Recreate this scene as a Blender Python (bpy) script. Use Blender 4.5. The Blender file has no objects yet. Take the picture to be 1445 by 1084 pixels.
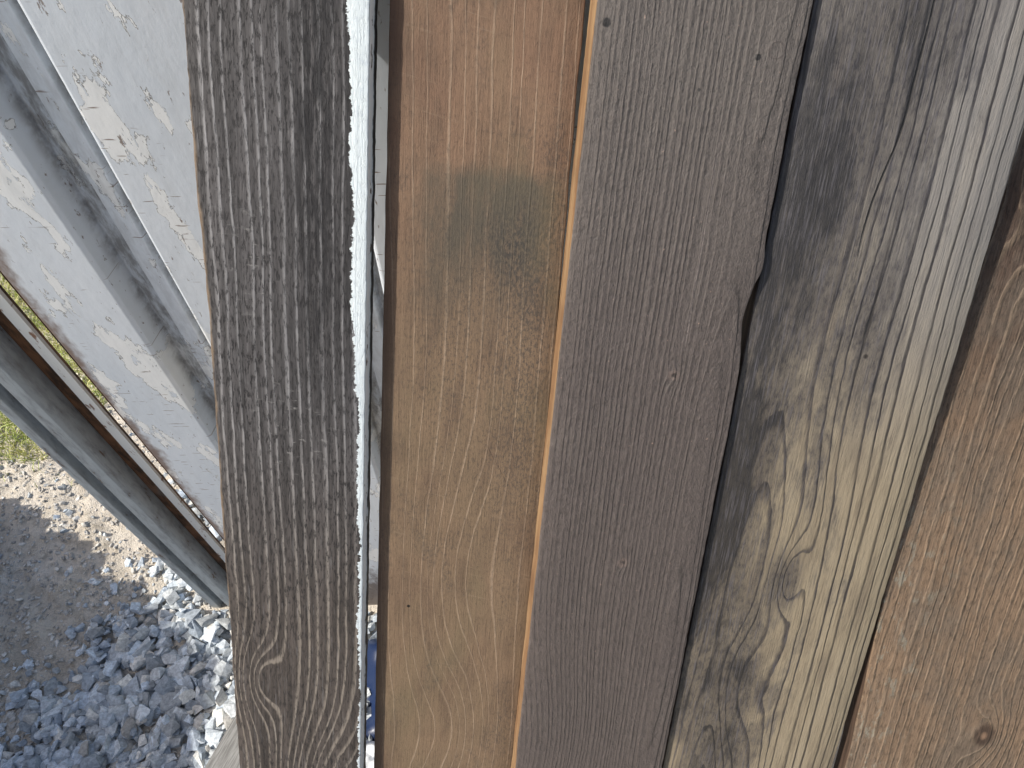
import bpy, bmesh, math, random
import numpy as np
from mathutils import Vector, Matrix, noise as mn
random.seed(7); rad=math.radians
scene=bpy.context.scene
COL=scene.collection

# ------------------------------------------------------------ node helpers
class S:
    def __init__(s,g,k): s.g=g; s.k=k
    def __add__(a,b): return a.g.m('ADD',a,b)
    def __radd__(a,b): return a.g.m('ADD',a,b)
    def __sub__(a,b): return a.g.m('SUBTRACT',a,b)
    def __rsub__(a,b): return a.g.m('SUBTRACT',b,a)
    def __mul__(a,b): return a.g.m('MULTIPLY',a,b)
    def __rmul__(a,b): return a.g.m('MULTIPLY',a,b)
    def __truediv__(a,b): return a.g.m('DIVIDE',a,b)
class G:
    def __init__(s,name):
        s.mat=bpy.data.materials.new(name); s.mat.use_nodes=True
        s.t=s.mat.node_tree; s.t.nodes.clear()
        tc=s.t.nodes.new('ShaderNodeTexCoord'); sp=s.t.nodes.new('ShaderNodeSeparateXYZ')
        s.t.links.new(tc.outputs['Object'],sp.inputs[0])
        s.x,s.y,s.z=[S(s,o) for o in sp.outputs]
    def put(s,inp,v):
        if isinstance(v,S): s.t.links.new(v.k,inp)
        elif isinstance(v,(tuple,list)):
            inp.default_value=(*v,1) if len(v)==3 and inp.type=='RGBA' else v
        else: inp.default_value=v
    def m(s,op,a,b=None,clamp=False):
        n=s.t.nodes.new('ShaderNodeMath'); n.operation=op; n.use_clamp=clamp
        s.put(n.inputs[0],a)
        if b is not None: s.put(n.inputs[1],b)
        return S(s,n.outputs[0])
    def vec(s,x,y,z=0.0):
        n=s.t.nodes.new('ShaderNodeCombineXYZ')
        for i,v in enumerate((x,y,z)): s.put(n.inputs[i],v)
        return S(s,n.outputs[0])
    def noise(s,x,y,z=0.0,detail=3,rough=.55,dist=0):
        n=s.t.nodes.new('ShaderNodeTexNoise'); s.put(n.inputs['Vector'],s.vec(x,y,z))
        n.inputs['Scale'].default_value=1; n.inputs['Detail'].default_value=detail
        n.inputs['Roughness'].default_value=rough; n.inputs['Distortion'].default_value=dist
        return S(s,n.outputs['Fac'])
    def ss(s,x,a,b,lo=0.,hi=1.):
        n=s.t.nodes.new('ShaderNodeMapRange'); n.interpolation_type='SMOOTHSTEP'
        if a>b: a,b,lo,hi=b,a,hi,lo
        s.put(n.inputs['Value'],x); n.inputs['From Min'].default_value=a; n.inputs['From Max'].default_value=b
        n.inputs['To Min'].default_value=lo; n.inputs['To Max'].default_value=hi
        return S(s,n.outputs[0])
    def mix(s,f,a,b):
        n=s.t.nodes.new('ShaderNodeMix'); n.data_type='RGBA'
        s.put(n.inputs['Factor'],f); s.put(n.inputs[6],a); s.put(n.inputs[7],b)
        return S(s,n.outputs[2])
    def gain(s,col,f):
        n=s.t.nodes.new('ShaderNodeVectorMath'); n.operation='SCALE'
        s.put(n.inputs[0],col); s.put(n.inputs['Scale'],f); return S(s,n.outputs[0])
    def tint(s,col,rgb):
        n=s.t.nodes.new('ShaderNodeVectorMath'); n.operation='MULTIPLY'
        s.put(n.inputs[0],col); n.inputs[1].default_value=rgb; return S(s,n.outputs[0])
    def blob(s,cx,cy,wx,wy):
        dx=(s.x-cx)/wx; dy=(s.y-cy)/wy
        return s.m('EXPONENT',(dx*dx+dy*dy)*-1.0)
    def dist(s,cx,cy,ky=1.0):
        dx=s.x-cx; dy=(s.y-cy)*ky
        return s.m('SQRT',dx*dx+dy*dy)
    def attr(s,name):
        n=s.t.nodes.new('ShaderNodeAttribute'); n.attribute_name=name; return S(s,n.outputs['Color'])
    def out(s,col,rough=.6,height=None,strength=.5,distance=.001,spec=.4,metal=0):
        p=s.t.nodes.new('ShaderNodeBsdfPrincipled'); o=s.t.nodes.new('ShaderNodeOutputMaterial')
        s.put(p.inputs['Base Color'],col); s.put(p.inputs['Roughness'],rough)
        p.inputs['Specular IOR Level'].default_value=spec; s.put(p.inputs['Metallic'],metal)
        if height is not None:
            b=s.t.nodes.new('ShaderNodeBump'); b.inputs['Strength'].default_value=strength
            b.inputs['Distance'].default_value=distance; s.put(b.inputs['Height'],height)
            s.t.links.new(b.outputs[0],p.inputs['Normal'])
        s.t.links.new(p.outputs[0],o.inputs[0]); return s.mat
def L(r,g,b):
    f=lambda c:(c/255/12.92 if c/255<=.04045 else ((c/255+.055)/1.055)**2.4)
    return (f(r),f(g),f(b))
def E(r,g,b,k=.82):
    return tuple(min(.85,c*k*w) for c,w in zip(L(r,g,b),(.96,1.,1.05)))

def rings(g,x0,d0,slope,freq,wob=.02,wobx=3,woby=1.2,fine=.25,knots=(),seed=0.):
    w=g.noise(g.x*wobx+seed,g.y*woby+seed,0,2,.5)-.5
    d=(g.y*slope+d0)+w*wob*6
    dx=g.x-x0
    r=g.m('SQRT',dx*dx+d*d)
    ph=r*freq+(g.noise(g.x*22+seed,g.y*6,0,4,.65)-.5)*fine*6
    for (cx,cy,wx,wy,a) in knots: ph=ph+g.blob(cx,cy,wx,wy)*a
    ph=ph+(g.noise(ph*.45,seed,0,1)-.5)*2.0
    return ph
# ------------------------------------------------------------ materials : boards
def mat_board1():
    g=G('weathered_dark_wood')
    ph=rings(g,-.385,.05,.03,105,.010,6,2.0,.13,knots=((-.240,-.355,.022,.05,3.2),(-.17,-.5,.05,.09,4)),seed=2.3)
    fr=g.m('FRACT',ph); line=g.ss(fr,.62,.88)*g.ss(fr,1.0,.93)
    fib=g.noise(g.x*560,g.y*18,0,5,.74); fib2=g.noise(g.x*150,g.y*3.0+9,0,5,.7)
    pit=g.noise(g.x*440,g.y*90,3,5,.75)
    wear=g.noise(g.x*9,g.y*5,1.5,6,.7)
    dark=g.ss(g.y,.0,-.32)
    base=g.mix(dark,E(94,89,87),E(94,84,77))
    base=g.mix(g.ss(fib2,.38,.62),g.gain(base,.5),base)
    light=g.mix(dark,E(154,149,146),E(148,135,121))
    f=line*g.ss(wear,.3,.6,.3,1.)*g.ss(fib,.3,.55,.3,1.)
    c=g.mix(f,base,light)
    c=g.mix(g.ss(fib,.55,.67)*.4,c,E(148,143,140))
    c=g.mix(g.ss(pit,.50,.60)*g.ss(wear,.68,.40,.35,.9),c,E(36,33,33))
    band=g.m('EXPONENT',((g.x+.176)/.026)*((g.x+.176)/.026)*-1.)
    sp=g.noise(g.x*240,g.y*22,8,6,.74)
    c=g.mix(band*g.ss(g.y,-.2,.15)*g.ss(sp,.36,.55)*.88,c,E(28,26,28))
    sc=g.noise(g.x*70+g.y*50,g.y*160,4,3,.7)
    c=g.mix(g.ss(sc,.58,.72)*(g.blob(-.2,-.06,.03,.04)+g.blob(-.23,.1,.03,.05)*.5)*.7,c,E(182,176,168))
    el=g.x+.271+g.ss(g.y,0,.3)*.007+(g.noise(3.,g.y*30,0,3,.6)-.5)*.008
    c=g.mix(g.ss(el,.004,.0005)*.6,c,E(160,134,106))
    n1=g.noise(5.,g.y*9,0,2,.5); n2=g.noise(g.x*120,g.y*130,0,5,.72)
    lip=g.ss(g.y,-.34,.28,.0024,.0150)
    pe=(g.x+.133)+lip+(n1-.5)*.018+(n2-.5)*.014
    pm=g.ss(pe,0,.0006)
    chip=g.ss(n2,.68,.72)
    c=g.mix(pm,c,g.mix(g.ss(n2,.3,.5),(.62,.68,.71),(.73,.79,.80)))
    c=g.mix(pm*chip*.7,c,E(120,110,100))
    h=line*.25+fib*1.1+fib2*.8+g.ss(pit,.62,.5)*1.0+pm*1.2
    return g.out(c,.65,h,.5,.0009,.3)
def mat_white_edge():
    g=G('white_paint_edge')
    n=g.noise(g.x*60,g.y*40,g.z*60,4,.7); m_=g.noise(g.x*200,g.y*55,g.z*200,4,.7)
    c=g.mix(g.ss(n,.60,.64),(.85,.85,.83),E(120,104,88))
    c=g.mix(g.ss(m_,.60,.66)*.6,c,(.45,.45,.45))
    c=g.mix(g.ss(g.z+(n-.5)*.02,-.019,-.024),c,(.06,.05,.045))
    return g.out(c,.7,m_,.6,.001,.2)
def mat_board2():
    g=G('stained_brown_wood')
    ph=rings(g,-.26,.045,.10,80,.0030,4,2.0,.10,knots=((-.045,-.22,.045,.13,2.4),(-.04,-.42,.05,.08,-2.)),seed=5.1)
    fr=g.m('FRACT',ph); line=g.ss(fr,.82,.93)*g.ss(fr,1.0,.96); soft=g.ss(fr,.1,.9)
    fib=g.noise(g.x*600,g.y*20,0,5,.74); fine=g.noise(g.x*380,g.y*200,0,5,.78)
    saw=g.noise(g.x*30+g.y*90,g.y*420+g.x*90,2,4,.65); sawm=g.noise(g.x*25,g.y*25,8,3,.6)
    blot=g.noise(g.x*12,g.y*7,1,6,.68); blot2=g.noise(g.x*40,g.y*10,5,6,.74)
    up=g.ss(g.y,-.05,.25)
    base=g.mix(up,E(148,119,91),E(153,115,89))
    base=g.mix(g.ss(blot,.4,.65)*.5,base,E(162,127,98))
    base=g.mix(g.ss(blot2,.43,.66)*.6,base,E(118,92,73))
    c=g.mix(soft*.2,base,g.gain(base,.75))
    c=g.mix(line*g.ss(fib,.3,.5,.3,.9)*g.ss(blot2,.3,.6,1.,.4)*.7,c,E(210,176,144))
    c=g.mix(g.ss(fib,.5,.66)*.6,c,g.gain(c,.55))
    c=g.mix(g.ss(fine,.52,.66)*.45,c,g.gain(c,.45))
    c=g.mix(g.ss(saw,.56,.68)*g.ss(sawm,.45,.62)*.22,c,E(192,162,130))
    jit=(g.noise(g.x*50,g.y*50,2,3,.6)-.5)*.03
    yy=g.y+jit; xx=g.x+jit
    st=g.ss(yy,.192,.172)*g.ss(yy,.0,.14)*g.ss(xx,-.106,-.074)*g.ss(xx,.036,.0)
    c=g.mix(st*g.ss(blot2,.33,.6,.5,.9),c,E(104,92,76))
    c=g.mix(g.blob(-.005,.12,.03,.04)*g.ss(fine,.42,.58)*.8,c,E(66,62,60))
    c=g.mix(g.blob(.012,.0,.03,.18)*g.ss(fine,.44,.60)*.7,c,E(84,75,67))
    c=g.mix(g.blob(-.06,.02,.04,.14)*g.ss(fine,.46,.62)*.5,c,E(86,76,67))
    c=g.mix(g.ss(g.noise(g.x*18,g.y*8,14,6,.74),.50,.66)*g.ss(fine,.38,.58)*.5,c,E(86,76,67))
    ol=g.ss(g.noise(g.x*10,g.y*4,9,3,.6),.5,.7)
    c=g.mix(ol*.35,c,E(130,114,84))
    c=g.tint(c,(.78,.83,.87))
    edge_shade=g.ss(g.x+(blot-.5)*.02,-.104,-.121)  # dark brown left edge, with the neighbouring plank's shadow painted in
    c=g.mix(edge_shade*.6,c,E(86,62,49))
    s1=g.m('ABSOLUTE',(g.x+.005)*1.0+(g.y+.095)*.55+(blot2-.5)*.006)
    c=g.mix(g.ss(s1,.0008,.0002)*g.ss(g.dist(-.01,-.09),.035,.02)*g.ss(fib,.4,.55)*.7,c,E(60,45,38))
    c=g.mix(g.ss(g.dist(-.088,-.262),.0022,.0012),c,(.01,.008,.006))
    h=fib*1.1+fine*1.1+line*.3+saw*.3
    return g.out(c,.65,h,.75,.0008,.25)
def mat_fresh():
    g=G('fresh_cut_edge')
    n=g.noise(g.x*90,g.y*10,g.z*200,4,.6); n2=g.noise(g.x*200,g.y*90,g.z*300,4,.6)
    c=g.mix(g.ss(n,.35,.65),E(186,150,110,.56),E(156,118,84,.56))
    c=g.mix(g.ss(g.noise(1.,g.y*12,0,3),.46,.68)*.6,c,E(116,84,60,.7))
    c=g.mix(g.ss(n2,.55,.7)*.5,c,E(110,80,58))
    return g.out(c,.7,n2,.5,.0008,.2)
def mat_board3():
    g=G('brown_paint_on_wood')
    ph=rings(g,.185,.012,.020,200,.005,5,2.,.20,knots=((.145,.02,.006,.012,1.2),(.125,-.18,.006,.012,1.),(.07,-.42,.06,.12,4)),seed=8.4)
    fr=g.m('FRACT',ph); line=g.ss(fr,.35,.8)*g.ss(fr,1.0,.85)
    rip=g.noise(g.x*200,g.y*110+g.x*60,0,5,.76); rip2=g.noise(g.x*380,g.y*250,6,4,.75)
    fib=g.noise(g.x*300,g.y*16,0,4,.65)
    lo=g.noise(g.x*8,g.y*3,2,3,.6); lo2=g.noise(g.x*20,g.y*12,6,5,.7)
    top=g.ss(g.y,.0,.33)
    base=g.mix(top,E(95,84,78),E(102,93,86))
    base=g.mix(g.ss(lo,.4,.65)*.35,base,E(88,78,74))
    base=g.mix(g.ss(lo2,.5,.7)*.4,base,E(112,101,93))
    c=g.mix(g.ss(rip,.5,.62)*.55,base,g.gain(base,1.32))
    c=g.mix(g.ss(rip,.46,.36)*.55,c,g.gain(c,.55))
    c=g.mix(g.ss(fr,.86,.97)*g.ss(lo2,.35,.6,.3,.75),c,g.gain(c,.5))
    c=g.mix(g.ss(rip2,.57,.66)*.5,c,g.gain(c,.5))
    for cx,cy,r in ((.049,.300,.0042),(.170,.285,.0030),(.128,.258,.0016)):
        dd=g.dist(cx,cy)+(rip2-.5)*.002
        c=g.mix(g.ss(dd,r,r*.6),c,(.012,.01,.01))
    dk=g.dist(.184,.291); c=g.mix(g.ss(g.m('ABSOLUTE',dk-.0062+(rip-.5)*.003),.0009,.0003)*.6,c,E(72,60,57))
    for cx,cy in ((.145,.02),(.125,-.18)):
        dk=g.dist(cx,cy)+(rip-.5)*.011
        c=g.mix(g.ss(dk,.006,.004)*.55,c,E(132,113,102)); c=g.mix(g.ss(dk,.0028,.0012)*.85,c,E(46,39,37))
    sx=g.m('ABSOLUTE',g.x-.151+(lo-.5)*.002)
    sm=g.ss(sx,.0007,.0002)*g.ss(g.y,.04,.06)*g.ss(g.y,.24,.2)*g.ss(rip2,.35,.5)
    c=g.mix(sm*.7,c,E(164,148,138))
    sp=g.noise(g.x*240,g.y*240,11,2,.5)
    c=g.mix(g.ss(sp,.72,.76)*.8,c,E(158,132,116))
    h=line*g.ss(lo2,.3,.65,.3,.8)+rip*2.0+fib*.9+rip2*1.0
    return g.out(c,g.ss(rip,.3,.7,.40,.58),h,.92,.0011,.45)
def mat_board4():
    g=G('mould_stained_wood')
    ph=rings(g,.255,.030,.050,100,.004,4,2.0,.14,
        knots=((.296,-.19,.016,.045,2.4),(.275,-.33,.030,.09,3.0),(.29,.02,.05,.14,1.5)),seed=3.9)
    fr=g.m('FRACT',ph); line=g.ss(fr,.72,.94)*g.ss(fr,1.0,.97)
    fib=g.noise(g.x*560,g.y*22,0,5,.72); fine=g.noise(g.x*260,g.y*110,3,4,.7)
    big=g.noise(g.x*13+4,g.y*4.5,0,6,.74,.6); mid=g.noise(g.x*56,g.y*8,2,6,.72,.25)
    right=g.ss(g.x,.28,.36); up=g.ss(g.y,-.12,.22)
    tan=g.mix(up,E(156,139,113),E(138,129,117))
    tan=g.mix(g.ss(mid,.4,.7)*.5,tan,E(172,156,131))
    tan=g.mix(g.ss(mid,.52,.32)*.6,tan,E(113,99,84))
    c=g.mix(g.ss(fib,.45,.68)*.55,tan,g.gain(tan,.5))
    c=g.mix(right*up*.45,c,E(142,138,136))
    c=g.mix(line*g.ss(mid,.3,.6,.3,.9)*g.ss(g.x,.25,.36,.45,.95),c,E(60,51,45))
    m=big+(mid-.5)*.65+(1.-right)*.16+up*.05-g.ss(g.x,.32,.40)*.16+g.blob(.215,.02,.030,.35)*.20+g.blob(.225,-.16,.025,.14)*.14+g.blob(.30,.33,.08,.08)*.06
    m=m+g.blob(.296,-.19,.014,.03)*.24+g.blob(.262,-.33,.028,.10)*.26+g.blob(.25,.22,.05,.12)*.13-g.blob(.31,-.10,.04,.09)*.05+g.blob(.25,-.1,.03,.07)*.04
    m=m+(line-.3)*.14
    st=g.ss(m,.48,.72)
    c=g.mix(st*g.ss(fine,.25,.6,.95,.58),c,E(54,49,52))
    c=g.mix(g.ss(m,.70,.90)*.8,c,E(29,27,29))
    c=g.mix(st*g.ss(fib,.50,.62)*.45,c,E(112,106,108))
    kx=(.301+g.ss(g.y,.26,.16)*-.012)+(g.noise(2.,g.y*12,0,2)-.5)*.004
    cr=g.m('ABSOLUTE',g.x-kx); crm=g.ss(cr,.0012,.0004)*g.ss(g.y,.13,.17)
    c=g.mix(crm,c,(.012,.01,.01))
    c=g.mix(g.ss(g.m('ABSOLUTE',g.x-.3135-(mid-.5)*.01),.0016,.0005)*g.ss(g.y,-.02,.05)*g.ss(g.y,.22,.12)*.7,c,E(44,38,36))
    c=g.mix(g.ss(g.dist(.318,.049),.003,.0012)*.9,c,(.02,.015,.012))
    h=g.ss(fr,1.,.8)*.9*g.ss(g.x,.27,.36,.3,1.)+fib*1.2+fine*.8-crm*4
    return g.out(c,.5,h,.8,.0011,.45)
def mat_board5():
    g=G('red_brown_weathered_wood')
    ph=rings(g,.62,.04,.10,95,.010,5,2.4,.30,knots=((.556,-.375,.022,.035,3.),(.47,.18,.03,.04,4.)),seed=6.6)
    fr=g.m('FRACT',ph); line=g.ss(fr,.6,.9)*g.ss(fr,1.0,.92)
    fib=g.noise(g.x*480,g.y*18,0,5,.76); fine=g.noise(g.x*280,g.y*90,3,5,.77)
    bl=g.noise(g.x*14,g.y*8,3,6,.72)
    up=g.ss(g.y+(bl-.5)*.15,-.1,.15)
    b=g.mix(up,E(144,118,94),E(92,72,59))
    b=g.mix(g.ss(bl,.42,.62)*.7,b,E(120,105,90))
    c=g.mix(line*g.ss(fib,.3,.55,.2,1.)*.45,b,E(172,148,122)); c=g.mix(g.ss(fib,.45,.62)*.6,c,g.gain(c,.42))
    c=g.mix(g.ss(fine,.50,.60)*.6,c,g.gain(c,.38))
    gp=g.noise(g.x*80,g.y*36,12,5,.75)
    c=g.mix(g.ss(gp,.54,.62)*g.ss(g.x,.50,.42)*g.ss(g.y,0.,-.2)*.6,c,E(150,146,130))
    dk=g.dist(.556,-.375,.8)+(bl-.5)*.010
    c=g.mix(g.ss(dk,.016,.008)*.8,c,E(64,47,38)); c=g.mix(g.ss(dk,.006,.002)*.8,c,E(156,124,98))
    dk=g.dist(.458,.185,.8)+(bl-.5)*.016
    c=g.mix(g.ss(dk,.034,.012)*.9,c,E(30,22,18)); c=g.mix(g.ss(dk,.008,.004),c,(.006,.005,.004))
    h=line*1.1+fib*1.6+fine*1.2-g.ss(dk,.012,.004)*4
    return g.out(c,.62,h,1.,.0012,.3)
def mat_side(name,rgb):
    g=G(name); n=g.noise(g.x*80,g.y*14,g.z*220,4,.65)
    c=g.mix(g.ss(n,.35,.65),E(*rgb),tuple(v*.45 for v in E(*rgb)))
    return g.out(c,.7,n,.7,.001)

# ------------------------------------------------------------ boards
H=2.0
ex=Vector((1,0,0)); e2=Vector((0,.581,.814)).normalized(); NN=ex.cross(e2)
b=(ex*.08+e2*.9968).normalized(); a=b.cross(NN).normalized()
P0=Vector((0,.373,H-.532))
def frame(h,tilt=0.):
    bb=(b-NN*tilt).normalized(); nn=a.cross(bb).normalized()
    M=Matrix((( a.x,bb.x,nn.x,0),(a.y,bb.y,nn.y,0),(a.z,bb.z,nn.z,0),(0,0,0,1)))
    M.translation=P0+NN*h
    return M
def nz(x,y=0.,o=0.): return mn.noise(Vector((x,y,o)))
def board(name,sl,sr,h,th,mats,eL=None,eR=None,slant=0.,top=.44,r=.0022,tilt=0.,cup=0.,n=620):
    eL=eL or (lambda l:0.); eR=eR or (lambda l:0.)
    l0=-(P0.z+NN.z*h)/b.z-.012
    me=bpy.data.meshes.new(name); bm=bmesh.new(); rows=[]; K=7
    for i in range(n+1):
        l=l0+(top-l0)*i/n; xl=sl+eL(l); xr=sr+eR(l)
        pts=[(xl-slant,-th),(xl-slant*.08,-r),(xl+r*.3,-r*.3),(xl+r,0)]
        for k in range(1,K):
            t=k/K; x=xl+r+(xr-xl-2*r)*t
            pts.append((x,-cup*math.sin(math.pi*t)+.0005*nz(x*40,l*6,sl)))
        pts+=[(xr-r,0),(xr-r*.3,-r*.3),(xr,-r),(xr,-th)]
        rows.append([bm.verts.new((p[0],l,p[1])) for p in pts])
    m=len(rows[0])
    for i in range(n):
        for j in range(m):
            k=(j+1)%m
            f=bm.faces.new((rows[i][j],rows[i][k],rows[i+1][k],rows[i+1][j])); f.smooth=True
            f.material_index=1 if j==0 else (2 if j==m-2 else 0)
    bm.faces.new(rows[0]); bm.faces.new(rows[-1][::-1])
    bmesh.ops.recalc_face_normals(bm,faces=bm.faces)
    bm.to_mesh(me); bm.free(); me.set_sharp_from_angle(angle=rad(40))
    for mt in mats: me.materials.append(mt)
    o=bpy.data.objects.new(name,me); COL.objects.link(o); o.matrix_world=frame(h,tilt); return o
dark=mat_side('aged_edge',(90,70,56))
m1=mat_board1()
e1L=lambda l:.0016*nz(l*9,1)+.0012*nz(l*40,2)+.0005*nz(l*160,3)-.021*max(0,l)+.006*max(0,min(.5,-l))
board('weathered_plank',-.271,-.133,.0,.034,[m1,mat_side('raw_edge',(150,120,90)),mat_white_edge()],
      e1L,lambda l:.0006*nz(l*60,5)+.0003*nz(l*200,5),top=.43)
m2=mat_board2()
board('brown_stained_plank',-.121,.0375,-.018,.022,[m2,dark,dark],lambda l:.0006*nz(l*30,6),
      lambda l:.0008*nz(l*30,7)-.0045*max(0,min(1,(l-.02)/.25)),top=.41)
m3=mat_board3()
def e3R(l):
    v=.0010*nz(l*14,8)+.0005*nz(l*90,9)
    v+= -.006*math.exp(-((l-.075)/.03)**2) + .0030*math.exp(-((l-.125)/.014)**2)
    return v
board('brown_painted_plank',.0405,.2045,.0,.021,[m3,mat_fresh(),mat_side('reddish_edge',(110,66,50))],
      lambda l:.0005*nz(l*30,10)+.0003*nz(l*200,11),e3R,slant=.0040,top=.45)
m4=mat_board4()
board('mould_stained_plank',.208,.400,-.008,.024,[m4,dark,mat_side('tan_edge',(120,95,72))],
      None,lambda l:.0010*nz(l*10,12)+.0006*nz(l*60,13),top=.40)
m5=mat_board5()
board('red_brown_plank',.404,.72,-.022,.022,[m5,dark,dark],
      lambda l:.001*nz(l*20,14)+.009*max(0,min(1,(-.20-l)/.2)),None,top=.38,tilt=.04)

# ------------------------------------------------------------ corrugated metal wall
def peel_mat(name):
    g=G(name)
    n=g.noise(g.x*13+2,g.z*4.6+g.x*3,g.y*3,7,.66); n2=g.noise(g.x*60,g.z*30,g.y*40,4,.6)
    mk=n+(n2-.5)*.07
    base=g.mix(g.ss(g.noise(g.x*4,g.z*2,1,3),.35,.65),(.64,.69,.75),(.72,.76,.81))
    patch=g.ss(mk,.552,.555)
    c=g.mix(patch,base,(.85,.86,.86))
    edge=g.ss(g.m('ABSOLUTE',mk-.552),.0060,.0012)*g.ss(n2,.4,.58)
    c=g.mix(edge*.8,c,(.18,.165,.15))
    bare=g.ss(mk,.70,.703); c=g.mix(bare,c,(.46,.46,.44))
    fl=g.noise(g.x*130,g.z*35,g.y*100,4,.7)
    c=g.mix(g.ss(fl,.64,.69)*.8,c,E(115,86,66))
    hr=g.noise(g.x*22,g.z*240,3,2,.5)
    c=g.mix(g.ss(hr,.67,.70)*g.ss(g.noise(g.x*8,g.z*6,5,2),.48,.53)*.8,c,E(120,88,66))
    c=g.mix(g.ss(g.noise(g.x*40,g.z*10,7,4,.7),.45,.75)*.3,c,(.5,.52,.54))
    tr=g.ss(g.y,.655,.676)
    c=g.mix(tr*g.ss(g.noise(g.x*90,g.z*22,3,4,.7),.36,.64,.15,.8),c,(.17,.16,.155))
    ed=g.ss(g.x+(n2-.5)*.04+(n-.5)*.06,-.630,-.652)
    c=g.mix(ed*.85,c,(.16,.085,.045))
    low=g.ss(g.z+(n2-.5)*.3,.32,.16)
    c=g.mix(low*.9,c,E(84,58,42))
    h=patch*-1.0+n2*.5
    return g.out(c,.4,h,.9,.0014,.5)
def rust_mat():
    g=G('rusty_steel'); n=g.noise(g.x*60,g.z*18,g.y*60,5,.65); n3=g.noise(g.x*14,g.z*5,g.y*20,4,.6)
    c=g.mix(g.ss(n,.35,.65),(.17,.08,.04),(.04,.024,.016))
    c=g.mix(g.ss(n3,.60,.68)*.5,c,(.16,.15,.14))
    return g.out(c,.75,n,.8,.002,.25)
def rail_mat(name='grey_painted_steel',k=1.,d=.4):
    g=G(name); n=g.noise(g.x*70,g.z*16,g.y*70,5,.65); st=g.noise(g.x*300,g.z*8,1,3,.6)
    c=g.mix(g.ss(n,.4,.7),(.34*k,.375*k,.40*k),(.20*k,.215*k,.23*k)); c=g.mix(g.ss(n,.62,.68),c,(.10,.052,.03))
    c=g.mix(g.ss(st,.55,.7)*d,c,(.12,.11,.10))
    return g.out(c,.4,n,.5,.001,.5)
pm=peel_mat('peeling_grey_paint'); rm=rust_mat(); rl=rail_mat()
g=G('pale_painted_steel'); n=g.noise(g.x*50,g.z*20,0,4,.65)
wl=g.out(g.mix(g.ss(n,.58,.66),(.84,.84,.80),(.26,.14,.08)),.5,n,.4,.001)
def prism(name,pts,z0,z1,mat,parent,closed=True,nz_=1):
    me=bpy.data.meshes.new(name); bm=bmesh.new(); rows=[]
    for i in range(nz_+1):
        z=z0+(z1-z0)*i/nz_
        rows.append([bm.verts.new((p[0],p[1],z)) for p in pts])
    m=len(pts)
    for i in range(nz_):
        for j in range(m if closed else m-1):
            k=(j+1)%m; bm.faces.new((rows[i][j],rows[i][k],rows[i+1][k],rows[i+1][j]))
    if closed: bm.faces.new(rows[0][::-1]); bm.faces.new(rows[-1])
    bmesh.ops.recalc_face_normals(bm,faces=bm.faces)
    bm.to_mesh(me); bm.free(); me.materials.append(mat)
    o=bpy.data.objects.new(name,me); COL.objects.link(o); o.parent=parent; return o
wall=bpy.data.objects.new('corrugated_metal_wall',None); COL.objects.link(wall)
pr=[(-.640,.668),(-.652,.664),(-.655,.646),(-.651,.640),(-.530,.640)]
x=-.524
pr+=[(x,.643)]
while x<2.6:
    pr+=[(x+.005,.670),(x+.008,.679),(x+.034,.679),(x+.037,.664),(x+.062,.662),(x+.068,.679),(x+.078,.679),(x+.082,.648),(x+.085,.643),(x+.088,.642)]
    x+=.27; pr+=[(x-.006,.642),(x,.645)]
outer=pr; back=[(p[0],p[1]+.004) for p in pr][::-1]
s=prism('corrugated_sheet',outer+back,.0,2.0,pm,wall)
bv=s.modifiers.new('b','BEVEL'); bv.width=.0012; bv.segments=2; bv.limit_method='ANGLE'; bv.angle_limit=rad(20)
prism('rust_flange',[(-.648,.690),(-.694,.690),(-.694,.683),(-.690,.676),(-.684,.6805),(-.648,.683)],0,2.0,rm,wall)
prism('pale_strip',[(-.6975,.6600),(-.7255,.668),(-.7255,.674),(-.6975,.6660)],0,2.04,wl,wall)
prism('post_lip',[(-.728,.678),(-.728,.70),(-.757,.70),(-.757,.678)],0,2.05,rm,wall)
p=prism('corner_post',[(-.758,.650),(-.758,.70),(-.842,.70),(-.842,.640),(-.835,.634),(-.815,.634),(-.811,.652),(-.796,.652),(-.792,.636),(-.766,.636),(-.760,.642)],0,2.05,rl,wall)
bv=p.modifiers.new('b','BEVEL'); bv.width=.0015; bv.segments=2; bv.limit_method='ANGLE'
prism('top_rail',[(-.84,.625),(2.7,.625),(2.7,.72),(-.84,.72)],2.052,2.13,rl,wall)
prism('bottom_rail',[(-.66,.692),(2.7,.692),(2.7,.73),(-.66,.73)],0,.12,rm,wall)

# ------------------------------------------------------------ ground
def gh(x,y):
    return .030*mn.noise(Vector((x*1.3,y*1.3,0)))+.014*mn.noise(Vector((x*5,y*5,3)))+.012*mn.noise(Vector((x*17,y*17,5)))+.006*mn.noise(Vector((x*50,y*50,5)))
def axis(lo,hi,st,far):
    v=list(np.arange(lo,hi,st)); s=st
    p=hi
    while p<far: v.append(p); s*=1.35; p+=s
    v.append(far)
    q=lo; s=st; u=[]
    while True:
        s*=1.35; q-=s
        if q<-far: break
        u.append(q)
    u.append(-far); return u[::-1]+v
X=axis(-2.4,.5,.010,400); Y=axis(-.5,2.0,.010,400)
me=bpy.data.meshes.new('ground')
vs=[(x,y,gh(x,y)) for y in Y for x in X]; nx=len(X)
fs=[(j*nx+i,j*nx+i+1,(j+1)*nx+i+1,(j+1)*nx+i) for j in range(len(Y)-1) for i in range(nx-1)]
me.from_pydata(vs,[],fs); me.shade_smooth()
g=G('dirt')
n=g.noise(g.x*3,g.y*3,0,5,.6); f=g.noise(g.x*45,g.y*45,0,6,.72); q=g.noise(g.x*220,g.y*220,0,3,.6)
f2=g.noise(g.x*14,g.y*14,4,5,.65)
c=g.mix(g.ss(n,.35,.65),(.72,.64,.53),(.82,.75,.65))
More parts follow.
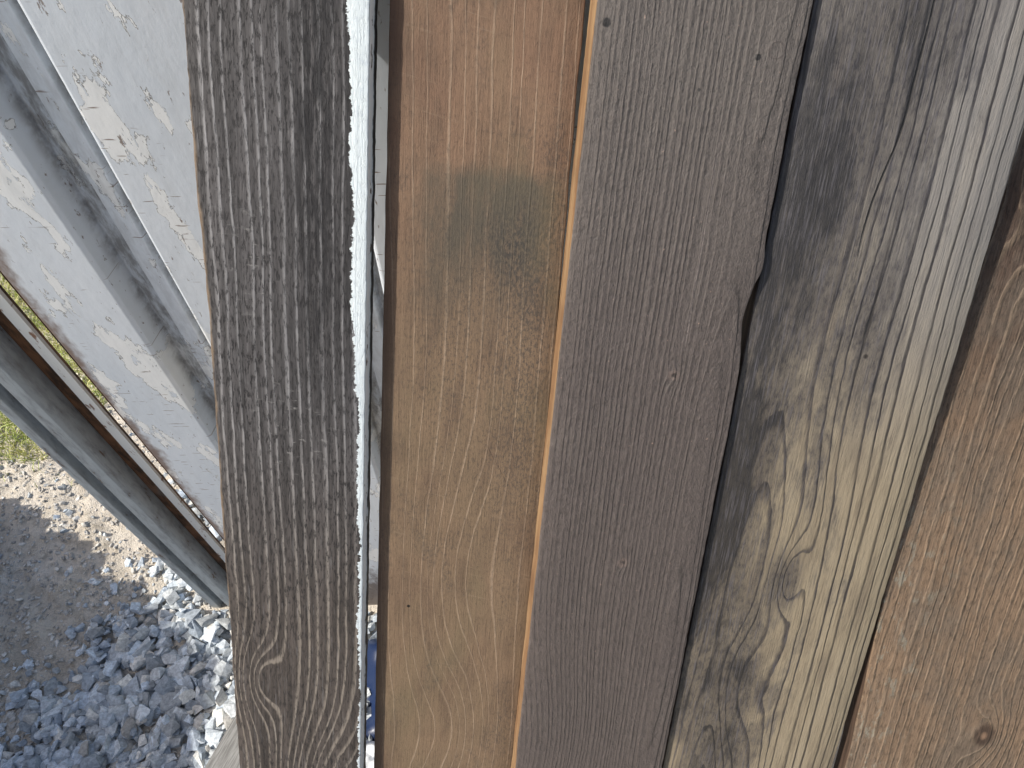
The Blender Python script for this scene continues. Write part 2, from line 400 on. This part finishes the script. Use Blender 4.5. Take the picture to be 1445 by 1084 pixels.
c=g.mix(g.ss(f2,.45,.62)*.5,c,(.52,.45,.35))
c=g.mix(g.ss(f,.5,.66)*.6,c,(.33,.28,.21)); c=g.mix(g.ss(q,.6,.7)*.6,c,(.82,.80,.75))
far=g.ss(g.m('SQRT',(g.x+1)*(g.x+1)+g.y*g.y),2.2,4.5)
gr=g.noise(g.x*2,g.y*2,7,5,.65)
c=g.mix(far*g.ss(gr,.35,.55),c,g.mix(g.ss(f,.4,.6),(.07,.09,.03),(.16,.16,.07)))
me.materials.append(g.out(c,.9,f*1.5+q*.7+f2,1.,.010,.15))
go=bpy.data.objects.new('ground',me); COL.objects.link(go)

# ------------------------------------------------------------ gravel (one mesh)
rng=np.random.default_rng(3)
bm=bmesh.new(); cl=bm.loops.layers.float_color.new('Col')
def stone(cx,cy,cz,s,col):
    sub=bmesh.new()
    sc=np.array([rng.uniform(.75,1.35),rng.uniform(.6,.95),rng.uniform(.4,.75)])*s
    for _ in range(13):
        v=rng.normal(size=3); v/=np.linalg.norm(v)
        v=np.clip(v*1.25,-.82,.82)
        sub.verts.new(v*sc)
    bmesh.ops.convex_hull(sub,input=sub.verts)
    bmesh.ops.delete(sub,geom=[v for v in sub.verts if not v.link_faces],context='VERTS')
    M=Matrix.Translation((cx,cy,cz))@Matrix.Rotation(rng.uniform(0,6.28),4,'Z')@Matrix.Rotation(rng.normal()*.45,4,'X')@Matrix.Rotation(rng.normal()*.45,4,'Y')
    mp={v:bm.verts.new(M@v.co) for v in sub.verts}
    for f_ in sub.faces:
        try: nf=bm.faces.new([mp[v] for v in f_.verts])
        except ValueError: continue
        for lp in nf.loops: lp[cl]=(*col,1)
    sub.free()
def dens(x,y):
    w=.24*mn.noise(Vector((x*2.2,y*2.2,9)))+.14*mn.noise(Vector((x*8,y*8,2)))
    d=(x+1.25)+ w - .16*max(0,y-.35)
    return max(0.,min(1.,d/.16+.1))
cnt=0
for _ in range(9500):
    x=rng.uniform(-1.7,-.35); y=rng.uniform(-.1,1.35)
    d=dens(x,y)
    if rng.random()>max(d,.05): continue
    if y>.62 and x>-.86: continue
    s=rng.uniform(.009,.020) if rng.random()<.5 else rng.uniform(.018,.034)
    if y>.6: s*=.72
    if d<.5: s*=.6
    k=rng.uniform(.5,1.25); t=rng.uniform(-1,1)
    col=np.array([.50,.54,.57])*k*1.15+np.array([.03,.01,-.02])*t
    if rng.random()<.15: col=np.array([.68,.66,.61])*k
    stone(x,y,gh(x,y)+s*.15+(rng.random()**2)*.024*d,s,tuple(np.clip(col,.04,.82))); cnt+=1
for _ in range(9000):
    x=rng.uniform(-1.95,-.4); y=rng.uniform(-.1,1.5)
    s=rng.uniform(.002,.009); k=rng.uniform(.6,1.2)
    stone(x,y,gh(x,y)+s*.2,s,tuple(np.array([.58,.55,.50])*k))
me=bpy.data.meshes.new('gravel'); bm.to_mesh(me); bm.free()
g=G('crushed_stone'); at=g.attr('Col')
n=g.noise(g.x*120,g.y*120,g.z*120,4,.65)
c=g.gain(at,g.ss(n,.3,.7,.7,1.2))
me.materials.append(g.out(c,.75,n,.6,.002,.3))
COL.objects.link(bpy.data.objects.new('gravel',me))
# ------------------------------------------------------------ grass
vs=[];fs=[]
for _ in range(42000):
    x=rng.uniform(-2.9,-1.36); y=rng.uniform(1.0,2.2)
    lim=1.09+.06*mn.noise(Vector((x*3,y*3,1)))+.05*mn.noise(Vector((x*14,y*14,1)))+.35*max(0,x+1.55)
    if y<lim and rng.random()>.04: continue
    z=gh(x,y)-.003; hgt=rng.uniform(.012,.045); w=rng.uniform(.001,.0022); an=rng.uniform(0,6.28); ln=rng.normal(size=2)*.7*hgt
    dx,dy=math.cos(an)*w,math.sin(an)*w; i=len(vs)
    vs+=[(x-dx,y-dy,z),(x+dx,y+dy,z),(x+dx*.7+ln[0]*.4,y+dy*.7+ln[1]*.4,z+hgt*.6),(x-dx*.7+ln[0]*.4,y-dy*.7+ln[1]*.4,z+hgt*.6),(x+ln[0],y+ln[1],z+hgt)]
    fs+=[(i,i+1,i+2,i+3),(i+3,i+2,i+4)]
me=bpy.data.meshes.new('grass'); me.from_pydata(vs,[],fs)
g=G('grass_blades'); n=g.noise(g.x*20,g.y*20,0,3)
me.materials.append(g.out(g.mix(g.ss(n,.35,.65),(.38,.46,.11),(.62,.60,.26)),.6))
COL.objects.link(bpy.data.objects.new('grass',me))

# ------------------------------------------------------------ things in the gap behind the planks
def sheet(name,cx,cy,w,d,hf,mat,n=40):
    vs=[(cx+(i/n-.5)*w,cy+(j/n-.5)*d,hf(i/n,j/n)) for j in range(n+1) for i in range(n+1)]
    fs=[(j*(n+1)+i,j*(n+1)+i+1,(j+1)*(n+1)+i+1,(j+1)*(n+1)+i) for j in range(n) for i in range(n)]
    me=bpy.data.meshes.new(name); me.from_pydata(vs,[],fs); me.shade_smooth(); me.materials.append(mat)
    o=bpy.data.objects.new(name,me); COL.objects.link(o); return o
g=G('blue_plastic'); bp=g.out(E(38,54,88,.8),.35,g.noise(g.x*20,g.y*20,0,3),.5,.005)
sheet('blue_tarp',-.26,.36,.46,.40,lambda u,v:.05+.035*math.sin(u*11+v*5)+.03*mn.noise(Vector((u*6,v*6,0)))-.10*(abs(u-.5)*2)**6-.10*(abs(v-.5)*2)**6,bp)
g=G('white_plastic'); wp=g.out((.75,.77,.8),.4)
sheet('plastic_bag',-.34,.25,.14,.08,lambda u,v:.12+.02*mn.noise(Vector((u*7,v*7,2)))-.06*(abs(u-.5)*2)**4-.06*(abs(v-.5)*2)**4,wp,20)
g=G('grey_offcut_wood'); fb=g.noise(g.x*25,g.y*300,g.z*200,4,.6)
om=g.out(g.mix(g.ss(fb,.35,.65),(.30,.295,.28),(.17,.165,.155)),.7,fb,.6,.001)
bm=bmesh.new(); bmesh.ops.create_cube(bm,size=1)
for v in bm.verts: v.co=Vector((v.co.x*.42,v.co.y*.12,v.co.z*.022))
bmesh.ops.bevel(bm,geom=bm.edges,offset=.003,segments=2,affect='EDGES')
me=bpy.data.meshes.new('wood_offcut'); bm.to_mesh(me); bm.free(); me.materials.append(om)
o=bpy.data.objects.new('wood_offcut',me); COL.objects.link(o); o.location=(-.700,.16,.06); o.rotation_euler=(0.05,.03,rad(68))

# ------------------------------------------------------------ lumber stack added out of view up-sun, stepped to shade the ground
stack=bpy.data.objects.new('added_shadow_stack',None); COL.objects.link(stack)
fm=mat_side('shadow_stack_wood',(190,170,145))
z=.0; i=0
while z<1.04:
    y1=1.108-.768*(z+.04)+random.uniform(-.035,.035)
    for k in range(2):
        x0=-1.75-.16*k+random.uniform(-.006,.0); yy=y1-(0 if k==0 else random.uniform(0,.05))
        prism('shadow_plank_%d_%d'%(i,k),[(x0-.15,-1.1+random.uniform(-.05,.05)),(x0,-1.1),(x0,yy),(x0-.15,yy)],z,z+.04,fm,stack)
    z+=.0415; i+=1
    if i%5==0:
        for ys in (-1.0,-.4,.25):
            if ys<y1-.08: prism('shadow_sticker_%d_%d'%(i,int(ys*10)),[(-2.06,ys),(-1.76,ys),(-1.76,ys+.04),(-2.06,ys+.04)],z-.001,z+.012,fm,stack)
        z+=.012

# ------------------------------------------------------------ light, sky, camera
el=rad(45); to=Vector((-.98*math.cos(el),-.2*math.cos(el),math.sin(el)))
w=bpy.data.worlds.new('World'); scene.world=w; w.use_nodes=True
nt=w.node_tree; bg=nt.nodes['Background']; sk=nt.nodes.new('ShaderNodeTexSky'); sk.sky_type='NISHITA'; sk.sun_disc=False
sk.sun_elevation=el; sk.sun_rotation=math.atan2(to.x,to.y); sk.dust_density=2.8; sk.ozone_density=.5; sk.air_density=1.0
nt.links.new(sk.outputs[0],bg.inputs[0]); bg.inputs[1].default_value=.15
ld=bpy.data.lights.new('sun','SUN'); ld.energy=5.0; ld.angle=rad(.6); ld.color=(1,.95,.865)
lo=bpy.data.objects.new('sun',ld); COL.objects.link(lo); lo.rotation_euler=(-to).to_track_quat('-Z','Y').to_euler(); lo.location=(-4,-1,5)
cd=bpy.data.cameras.new('camera'); cd.sensor_width=36; cd.lens=25.16; cd.clip_start=.02; cd.clip_end=1000
co=bpy.data.objects.new('camera',cd); COL.objects.link(co); co.location=(0,0,H); co.rotation_euler=(rad(35),0,0)
scene.camera=co
scene.view_settings.view_transform='Standard'; scene.view_settings.look='None'; scene.view_settings.exposure=0
print('stones',cnt)
